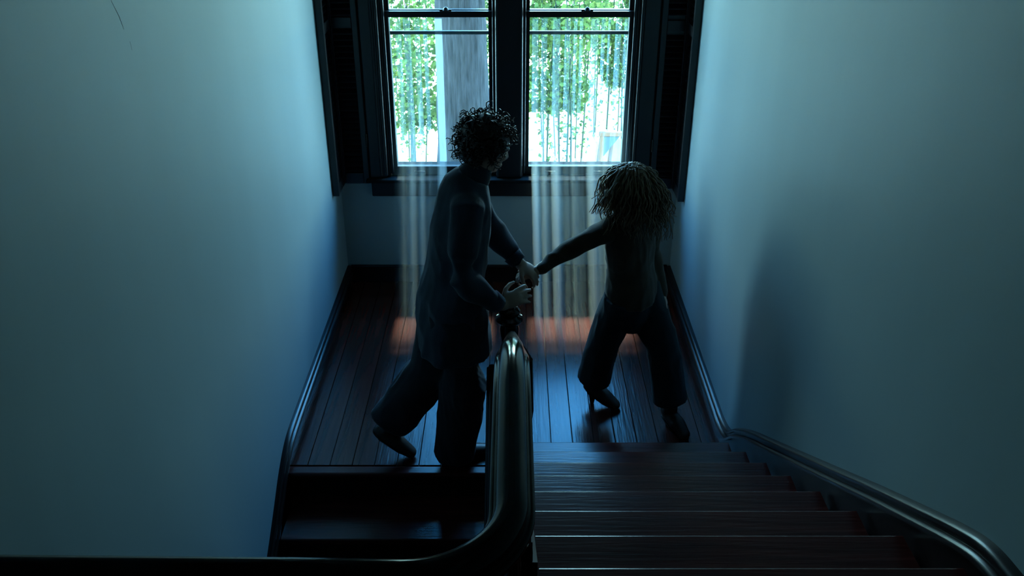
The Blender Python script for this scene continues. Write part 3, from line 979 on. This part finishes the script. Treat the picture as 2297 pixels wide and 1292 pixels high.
o = world_child('locks', bm, M['hair_fair'], hair)
o['kind'] = 'stuff'


# ------------------------------------------------------------------ outside the window
GZ = -0.6
struct(box_obj('ground_outside', -30, 30, 5.62, 70, GZ - 0.2, GZ, M['pavement']))
# added unseen slab above the window, keeps the sun off the upper sashes
struct(box_obj('added_sun_block', -2.2, 2.2, 5.62, 6.26, 2.88, 3.0, M['sun_block']))

# big tree close to the house: furrowed trunk
def furrow(co, cx, cy):
    a = math.atan2(co.y - cy, co.x - cx)
    return 0.020 * (abs(math.sin(a * 17 + 2.2 * noise.noise(Vector((a * 2, co.z * 0.9, 3.1))) + co.z * 0.8)) - 0.5) + 0.014 * noise.noise(Vector((a * 9, co.z * 3.0, 0)))
tree = thing('tree', 'broad grey furrowed tree trunk standing close outside the window', 'tree', (-0.44, 8.0, GZ))
bm = bmesh.new()
n = 72
prev = None
rows = 90
for j in range(rows + 1):
    z = GZ + 9.2 * (j / rows) ** 1.15
    hh = z - GZ
    r = 0.228 + 0.16 * math.exp(-hh * 2.6) - 0.008 * hh
    cx = -0.445 - 0.012 * (z - 0.6); cy = 8.0 + 0.015 * z
    ring = []
    for i in range(n):
        a = 2 * math.pi * i / n
        p = Vector((cx + r * math.cos(a), cy + r * math.sin(a), z))
        q = r + furrow(p, cx, cy)
        ring.append(bm.verts.new((cx + q * math.cos(a), cy + q * math.sin(a), z)))
    if prev:
        for i in range(n):
            bm.faces.new((prev[i], prev[(i + 1) % n], ring[(i + 1) % n], ring[i]))
    prev = ring
bm.faces.new(prev)
world_child('trunk', bm, M['bark'], tree)
for (a, z, l) in ((0.3, 7.4, 2.2), (2.6, 7.9, 2.0), (4.4, 8.2, 1.8), (1.4, 8.5, 2.0)):
    c = Vector((-0.445 - 0.012 * z, 8.0 + 0.015 * z, z))
    d = Vector((math.cos(a), math.sin(a), 0.75))
    bm = bmesh.new()
    tube(bm, catmull([c, c + d * l * 0.4, c + d * l * 0.75 + Vector((0, 0, .15)), c + d * l + Vector((0, 0, .5))], 4), [0.11 - 0.0055 * k for k in range(13)], n=10)
    world_child('branch', bm, M['bark'], tree)

def add_leaf(bm, p, size, rnd, droop=0.3):
    ax = Vector((rnd.uniform(-1, 1), rnd.uniform(-1, 1), rnd.uniform(-0.9, 0.5)))
    if ax.length < 0.1:
        ax = Vector((1, 0, 0))
    ax.normalize()
    sd_ = ax.cross(Vector((rnd.uniform(-1, 1), rnd.uniform(-1, 1), rnd.uniform(-1, 1))))
    if sd_.length < 0.05:
        sd_ = ax.orthogonal()
    sd_.normalize()
    up_ = sd_.cross(ax)
    l, w = size, size * rnd.uniform(0.28, 0.5)
    v0 = bm.verts.new(p)
    v1 = bm.verts.new(p + ax * l * 0.45 + sd_ * w + up_ * l * 0.08)
    v2 = bm.verts.new(p + ax * l - up_ * l * droop * 0.4)
    v3 = bm.verts.new(p + ax * l * 0.45 - sd_ * w + up_ * l * 0.08)
    v4 = bm.verts.new(p + ax * l * 0.5)
    bm.faces.new((v0, v1, v4)); bm.faces.new((v1, v2, v4)); bm.faces.new((v2, v3, v4)); bm.faces.new((v3, v0, v4))

def shrub(x, y, r, z0, z1, leaves, stems, label, seed, size=0.062, sparse_top=0.0):
    rnd = random.Random(seed)
    s = thing('garden_shrub', label, 'shrub', (x, y, GZ), 'shrubs in front of the sunlit pavement')
    tops = []
    for k in range(stems):
        a = rnd.uniform(0, 6.28); q = r * math.sqrt(rnd.random()) * 0.9
        bx, by = x + q * math.cos(a), y + q * math.sin(a) * 0.6
        tx, ty = bx + rnd.uniform(-0.12, 0.12), by + rnd.uniform(-0.1, 0.1)
        h = rnd.uniform(0.65, 1.0) * (z1 - GZ)
        pts = [Vector((bx, by, GZ - 0.02)), Vector((bx * 0.6 + tx * 0.4 + rnd.uniform(-.03, .03), by, GZ + h * 0.4)), Vector((tx, ty, GZ + h))]
        pts = catmull(pts, 4)
        bm = bmesh.new()
        rr = rnd.uniform(0.005, 0.013)
        tube(bm, pts, [rr * (1 - 0.07 * i) for i in range(len(pts))], n=6, dome=False)
        world_child('stem', bm, M['stem'], s)
        tops.append(pts)
    bm = bmesh.new()
    for k in range(leaves):
        while True:
            u = rnd.random(); a = rnd.uniform(0, 6.28); q = math.sqrt(rnd.random())
            z = z0 + (z1 - z0) * u
            w = math.sin(math.pi * (0.12 + 0.80 * u)) ** 0.6
            p = Vector((x + r * q * w * math.cos(a), y + r * 0.7 * q * w * math.sin(a), z))
            nv = noise.noise(Vector((p.x * 2.6, p.y * 2.6, p.z * 2.6 + seed)))
            if nv > -0.12 - 0.25 * (rnd.random() - 0.5) + sparse_top * u:
                break
        add_leaf(bm, p, size * rnd.uniform(0.6, 1.3), rnd)
    # low sprays along the bare stems
    for pts in tops:
        for p in pts[1:]:
            for q in range(9):
                add_leaf(bm, p + Vector((rnd.uniform(-.10, .10), rnd.uniform(-.10, .10), rnd.uniform(-.25, .25))), size * rnd.uniform(0.5, 1.0), rnd)
    f = world_child('foliage', bm, M['leaf'], s, False)
    f['kind'] = 'stuff'
    return s
shrub(-1.02, 8.9, 0.62, -0.02, 2.9, 4600, 14, 'green leafy shrub on bare stems between the casing and the tree trunk', 11)
shrub(-0.12, 10.3, 0.55, 0.0, 2.6, 3200, 9, 'leafy shrub half hidden behind the grey tree trunk', 12)
shrub(0.42, 9.4, 0.60, 0.02, 2.3, 5200, 15, 'dense green shrub on thin stems just beside the window mullion', 13)
shrub(1.42, 10.5, 0.55, -0.02, 2.0, 5000, 16, 'paler green shrub behind the orange-legged board', 14, sparse_top=0.25)
shrub(2.0, 12.4, 0.80, -0.1, 2.4, 1500, 7, 'thin sunlit shrub at the outer edge of the window view', 15, sparse_top=0.3)
shrub(-1.75, 11.2, 0.85, -0.1, 2.6, 1700, 7, 'pale shrub far behind the leafy one near the casing', 16, sparse_top=0.3)
shrub(0.55, 13.2, 1.0, -0.2, 1.8, 1700, 7, 'faint sunlit shrub farthest across the pavement', 17, size=0.1, sparse_top=0.3)

# orange-legged board on the pavement
sb = thing('signboard', 'orange timber easel with a grey-blue board seen low through the window', 'signboard', (1.07, 9.0, GZ))
bm = bmesh.new(); tube(bm, [(0.90, 8.94, GZ), (0.945, 9.0, -0.12)], [0.026, 0.024], n=8, dome=False); world_child('leg', bm, M['orange'], sb, False)
bm = bmesh.new(); tube(bm, [(1.21, 8.94, GZ), (1.165, 9.0, -0.12)], [0.024, 0.022], n=8, dome=False); world_child('leg', bm, M['orange'], sb, False)
bm = bmesh.new(); tube(bm, [(1.06, 9.28, GZ), (1.06, 9.03, -0.12)], [0.022, 0.02], n=8, dome=False); world_child('leg', bm, M['orange'], sb, False)
box_obj('crossbar', 0.91, 1.20, 8.975, 9.02, -0.145, -0.10, M['orange'], sb, 0.006)
bm = bmesh.new()
a = [bm.verts.new(p) for p in ((0.965, 8.985, -0.15), (1.125, 8.985, -0.15), (0.965, 8.975, -0.36))]
b = [bm.verts.new(v.co + Vector((0, 0.014, 0))) for v in a]
bm.faces.new(a); bm.faces.new(b[::-1])
for i in range(3):
    bm.faces.new((a[i], b[i], b[(i + 1) % 3], a[(i + 1) % 3]))
world_child('board', bm, M['greyblue'], sb, False)

# ------------------------------------------------------------------ added scattering prisms shaped as the smeared light streaks below the lower sashes
def streak_mat(name, dens):
    m = bpy.data.materials.new(name)
    m.use_nodes = True
    nt = m.node_tree
    nt.nodes.clear()
    out = nt.nodes.new('ShaderNodeOutputMaterial')
    vs = nt.nodes.new('ShaderNodeVolumeScatter')
    vs.inputs['Color'].default_value = (0.86, 1.0, 0.93, 1)
    vs.inputs['Density'].default_value = dens
    vs.inputs['Anisotropy'].default_value = 0.0
    nt.links.new(vs.outputs[0], out.inputs['Volume'])
    return m
H1, H2, H3 = streak_mat('thin_streak', 0.10), streak_mat('mid_streak', 0.40), streak_mat('thick_streak', 0.95)  # streak brightness is put into the densities
hb = thing('light_streaks', 'added volumes shaped as smeared light streaks slanting from the window panes to the landing floor', 'light_streaks', (0, 5.0, 0))
hb['kind'] = 'stuff'
def streak_prism(x0, x1, m, zb=1.50):
    """slanted scattering prism shaped as a light streak, between the pane height and the floor"""
    bm = bmesh.new()
    ya = 5.355
    za = 0.80
    vs_ = []
    for x in (x0, x1):
        row = []
        for z in (za, zb):
            row.append(Vector((x, ya, z)))
        for z in (zb, za):
            t = (z - 0.006) / -sd.z
            row.append(Vector((x, ya, z)) + sd * t)
        vs_.append([bm.verts.new(p) for p in row])
    a, b = vs_
    bm.faces.new(a); bm.faces.new(b[::-1])
    for i in range(4):
        bm.faces.new((a[i], b[i], b[(i + 1) % 4], a[(i + 1) % 4]))
    return world_child('light_streak', bm, m, hb, False)
streak_prism(-0.710, -0.405, H1, 1.76)
streak_prism(0.118, 0.690, H1, 1.76)
for x0, x1, m in ((-0.690, -0.655, H1), (-0.640, -0.600, H2), (-0.575, -0.545, H2), (-0.525, -0.500, H1), (-0.455, -0.412, H3),
                  (0.120, 0.155, H3), (0.175, 0.208, H2), (0.243, 0.285, H3), (0.312, 0.345, H1), (0.365, 0.385, H2), (0.400, 0.420, H1),
                  (0.466, 0.510, H3), (0.528, 0.550, H2), (0.566, 0.580, H3), (0.610, 0.645, H2), (0.662, 0.680, H2)):
    streak_prism(x0, x1, m, 1.76)
